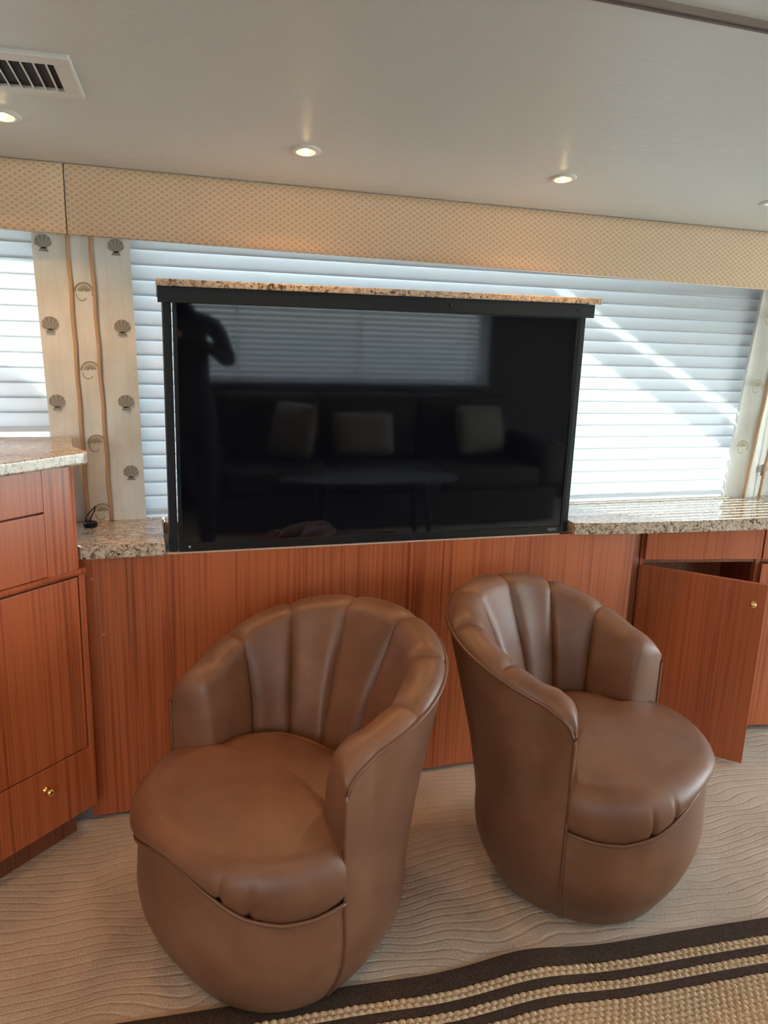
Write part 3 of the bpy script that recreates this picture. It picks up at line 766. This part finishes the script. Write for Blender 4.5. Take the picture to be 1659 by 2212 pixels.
    pts += [outer(T0, z, .001) for z in zlist]
    for i in range(0, N+1):
        th = T0+(2*pi-2*T0)*i/N; s = min(th-T0, 2*pi-T0-th)*.33; q = min(1, s/.05)
        h = rimh(th)-.028-.035*(1-sqrt(max(0, 1-(1-q)**2))); pts.append(outer(th, h, .001))
    pts += [outer(-T0, z, .001) for z in reversed(zlist)]
    tube(bm, pts, .0042, 8); mesh_obj('rim_piping', bm, PIPE, root, smooth=True)
    bm = bmesh.new(); tube(bm, [outer(-T0+2*T0*i/60, seamz(-T0+2*T0*i/60), .005) for i in range(61)], .0042, 8); mesh_obj('seat_piping', bm, PIPE, root, smooth=True)
    bm = bmesh.new(); P_ = [[Vector((.17*sin(2*pi*i/48), -.17*cos(2*pi*i/48), z)) for z in (0, .03)] for i in range(48)]; grid(bm, P_, closed_u=True)
    mesh_obj('swivel_base', bm, BLK, root)
    return root
def face(fx, fy): return atan2(fx, -fy)   # rotation so that local -y points to (fx, fy)
CH1 = mkchair('brown leather channel back swivel chair at left, facing lower left', (.259, -.560, 0), -1.003)
CH2 = copy_tree(CH1); CH2.location = (1.080, -.532, 0); CH2.rotation_euler = (0, 0, .6075)
CH1['group'] = CH2['group'] = 'pair of brown leather swivel chairs'
CH2['label'] = 'brown leather channel back swivel chair at right, beside the open cabinet door'

# ------------------------------------------------------------------ rug
rg = empty('area_rug', (.7, -1.6, 0)); tag(rg, 'beige chunky knit rug with dark brown border stripes in the foreground', 'rug')
def edge_y(x): 
    base = -.7315-.0715*(x+.0) + .012*math.exp(-((x-.80)/.14)**2) - .007*math.exp(-((x-.55)/.12)**2)
    return base - .0015*sin(x*9)
bands = [(0, .050, 'd'), (.050, .078, 'b'), (.078, .101, 'd'), (.101, .126, 'b'), (.126, .149, 'd'), (.149, 1.55, 'b')]
def rug_h(x, d, kind, a, c):
    wr = .010*math.exp(-((x-.80)/.10)**2)*math.exp(-d/.10)
    if kind == 'd': return .007+.0012*sin(pi*(d-a)/(c-a))+wr
    rw = (c-a)/max(1, round((c-a)/.0132)); row = int((d-a)/rw); f = (d-a)/rw-row
    per = .017; ph = ((x/per)+.5*(row % 2)+.12*sin(row*3.1)) % 1
    hv = (sin(pi*f)**.6)*(sin(pi*ph)**.55)
    return .004+.0085*hv*(.85+.15*sin(x*71+row*5))+wr
def rugpart(name, bandlist, x0, x1, dmax, stepx, stepd, mat, kind):
    bm = bmesh.new()
    for (a, c, k) in bandlist:
        c = min(c, dmax); nd = max(4, int((c-a)/stepd)); nx = int((x1-x0)/stepx); P_ = []
        for i in range(nx+1):
            x = x0+(x1-x0)*i/nx; row = []
            for j in range(nd+1):
                d = a+(c-a)*j/nd; dd = min(d, c-1e-6)
                row.append(Vector((x-.7+d*.0, edge_y(x)-d*1.0+1.6, rug_h(x, dd, k, a, c))))
            P_.append(row)
        grid(bm, P_)
        # side skirts
        for jj in (0, -1): grid(bm, [[r[jj] for r in P_], [Vector((r[jj].x, r[jj].y, .0005)) for r in P_]])
    return mesh_obj(name, bm, mat, rg, smooth=True)
rugpart('border_stripe', [b_ for b_ in bands if b_[2] == 'd'], -.6, 2.6, 9, .02, .004, RUGD, 'd')
rugpart('knit_field', [b_ for b_ in bands if b_[2] == 'b'], -.3, 1.75, .40, .0028, .0022, RUGB, 'b')
o = rugpart('knit_field', [(.402, 1.7, 'b')], -.6, 2.6, 9, .05, .05, RUGB, 'b')

# ------------------------------------------------------------------ across the cabin: sofa, pillows, coffee table
sf = empty('sofa', (1.7, -3.46, 0)); tag(sf, 'dark brown three seat sofa under the window across the cabin', 'sofa')
B('base', (-1.35, 1.35, -.42, .38, .02, .28), SOFA, sf, .02)
for k in range(3):
    B('seat_cushion', (-1.18+.79*k, -.40+.79*k, -.2, .42, .285, .44), SOFA, sf, .04, True); B('back_cushion', (-1.18+.79*k, -.40+.79*k, -.42, -.19, .42, .93), SOFA, sf, .05, True)
B('arm', (-1.4, -1.19, -.42, .40, .28, .62), SOFA, sf, .05, True); B('arm', (1.19, 1.4, -.42, .40, .28, .62), SOFA, sf, .05, True)
def pillow(loc, rz, w, h, label):
    bm = bmesh.new(); n_ = 16; 
    for s in (1, -1):
        P_ = []
        for i in range(n_+1):
            row = []
            for j in range(n_+1):
                u, v = 2*i/n_-1, 2*j/n_-1; th = .07*((1-u**4)*(1-v**4))**.6; pin = 1-.07*(u*u*v*v) - .05*(1-abs(u))*abs(v)**3 - .05*(1-abs(v))*abs(u)**3
                row.append(Vector((u*w/2*pin, s*th, v*h/2*pin)))
            P_.append(row)
        grid(bm, P_)
    bmesh.ops.remove_doubles(bm, verts=bm.verts, dist=1e-4)
    o = mesh_obj('throw_pillow', bm, PILLOW, None, True, loc); o.rotation_euler = (radians(12), 0, rz)
    return tag(o, label, 'pillow', 'pillows on the sofa')
pillow((1.05, -3.43, .68), radians(55), .42, .42, 'beige pillow turned sideways at the left of the sofa reflection')
pillow((1.60, -3.50, .64), 0, .50, .34, 'beige oblong pillow in the middle of the sofa reflection')
pillow((2.55, -3.47, .67), radians(-12), .46, .40, 'beige pillow at the right of the sofa reflection')
ct = empty('coffee_table', (1.45, -2.75, 0)); tag(ct, 'low dark glossy coffee table in front of the sofa', 'table')
m, n, b = newmat('dark_gloss'); b.inputs['Base Color'].default_value = (.03, .02, .015, 1); b.inputs['Roughness'].default_value = .35
bm = bmesh.new(); prism(bm, [(  .62*cos(2*pi*k/48), .23*sin(2*pi*k/48)) for k in range(48)], .43, .455); mesh_obj('table_top', bm, m, ct)
for sx in (-1, 1):
    for sy in (-1, 1):
        bm = bmesh.new(); tube(bm, [(sx*.38, sy*.15, 0), (sx*.34, sy*.12, .43)], [.014, .02], 12); mesh_obj('leg', bm, m, ct)

# ------------------------------------------------------------------ photographer, mirrored in the screen
def skin_body(name, joints, edges, mat, parent, sub=2):
    me = bpy.data.meshes.new(name); me.from_pydata([j[0] for j in joints], edges, [])
    o = bpy.data.objects.new(name, me); COL.objects.link(o); me.materials.append(mat)
    md = o.modifiers.new('skin', 'SKIN'); md.use_smooth_shade = True
    for i, j in enumerate(joints):
        v = me.skin_vertices[0].data[i]; r = j[1]; v.radius = r if isinstance(r, tuple) else (r, r)
    me.skin_vertices[0].data[0].use_root = True
    sb = o.modifiers.new('sub', 'SUBSURF'); sb.levels = sub; sb.render_levels = sub
    if parent: o.parent = parent; o.matrix_parent_inverse = parent.matrix_world.inverted()
    return o
PX, PY = .24, -2.42
J = [((PX, PY, .95), (.15, .11)), ((PX, PY-.01, 1.12), (.14, .10)), ((PX, PY-.01, 1.30), (.16, .11)), ((PX, PY, 1.42), (.10, .075)), ((PX, PY+.01, 1.49), .052), ((PX, PY+.02, 1.54), .05),
     ((PX+.17, PY, 1.40), .058), ((PX+.245, PY+.09, 1.20), .043), ((PX+.13, PY+.21, 1.28), .034), ((PX-.02, PY+.25, 1.345), .024),
     ((PX-.17, PY, 1.40), .058), ((PX-.33, PY+.06, 1.21), .043), ((PX-.30, PY+.18, 1.29), .034), ((PX-.29, PY+.25, 1.345), .024),
     ((PX+.09, PY, .88), .10), ((PX+.10, PY+.01, .50), .065), ((PX+.11, PY-.02, .11), .045), ((PX+.12, PY+.11, .04), (.045, .035)),
     ((PX-.09, PY, .88), .10), ((PX-.10, PY+.01, .50), .065), ((PX-.11, PY-.02, .11), .045), ((PX-.12, PY+.11, .04), (.045, .035))]
E_ = [(0,1),(1,2),(2,3),(3,4),(4,5),(3,6),(6,7),(7,8),(8,9),(3,10),(10,11),(11,12),(12,13),(0,14),(14,15),(15,16),(16,17),(0,18),(18,19),(19,20),(20,21)]
pb = skin_body('person', J, E_, CLOTH, None)
tag(pb, 'person in dark clothes holding up a phone, mirrored at the left of the screen', 'person')
bm = bmesh.new(); rows = []
HX, HY, HZ = PX-.02, PY+.035, 1.645
for i in range(33):
    ph = pi*i/32; row = []
    for k in range(33):
        th = 2*pi*k/32; x_, y_, z_ = sin(ph)*cos(th), sin(ph)*sin(th), cos(ph)
        wx = .074*(1-.22*max(0, -z_)**1.5); wy = .093
        yy_ = y_*wy + (.014 if y_ > 0 else 0)*math.exp(-((z_+.12)/.18)**2)*math.exp(-(x_/.16)**2)*1.6 - .006*math.exp(-((z_-.12)/.1)**2)*math.exp(-((abs(x_)-.38)/.16)**2)*(y_ > 0) + .005*math.exp(-((z_+.48)/.07)**2)*math.exp(-(x_/.3)**2)*(y_ > 0)
        row.append(Vector((HX+x_*wx, HY+yy_, HZ+z_*.115)))
    rows.append(row)
grid(bm, rows); bmesh.ops.remove_doubles(bm, verts=bm.verts, dist=1e-5)
mesh_obj('head', bm, SKIN, pb, smooth=True)
bm = bmesh.new(); rows = []
for i in range(15):
    ph = radians(100)*i/14; row = []
    for k in range(33):
        th = 2*pi*k/32; lim = 1 if sin(th) < .25 else .55
        p_ = ph*lim; row.append(Vector((HX+sin(p_)*cos(th)*.081, HY-.004+sin(p_)*sin(th)*.099, HZ+.004+cos(p_)*.121)))
    rows.append(row)
grid(bm, rows); bmesh.ops.remove_doubles(bm, verts=bm.verts, dist=1e-5)
mesh_obj('hair', bm, HAIR, pb, smooth=True)
for sg, wx in ((1, PX-.02), (-1, PX-.29)):
    wr = Vector((wx, PY+.25, 1.345)); fi = []
    tgt = Vector((-.06 + .03*sg, -2.155, 1.372))
    fwd_ = (tgt-wr).normalized(); Jn = [(tuple(wr), .022), (tuple(wr+fwd_*.035+Vector((0, 0, .01))), (.030, .016)), (tuple(wr+fwd_*.07+Vector((0, 0, .015))), (.034, .013))]
    En = [(0, 1), (1, 2)]
    for q in range(4):
        b0 = Vector(Jn[2][0]) + Vector((0, 0, .024-.016*q)); n0 = len(Jn); ln = (.030, .034, .032, .026)[q]
        for st in range(1, 4):
            Jn.append((tuple(b0+fwd_*ln*.8*st+Vector((0, .006*st-.004*st*st, 0))), .0085-.0008*st)); En.append((2 if st == 1 else n0+st-2, n0+st-1))
    n0 = len(Jn)
    for st in range(1, 4):
        Jn.append((tuple(Vector(Jn[1][0])+Vector((0, 0, -.018*st))+fwd_*.018*st), .010-.001*st)); En.append((1 if st == 1 else n0+st-2, n0+st-1))
    skin_body('hand', Jn, En, SKIN, pb, 2)
ph_ = B('mobile_phone', (-.075, .075, -.004, .004, -.036, .036), BLK, None, .003); ph_.location = (-.045, -2.125, 1.385)
tag(ph_, 'black phone held up in front of the person', 'phone')
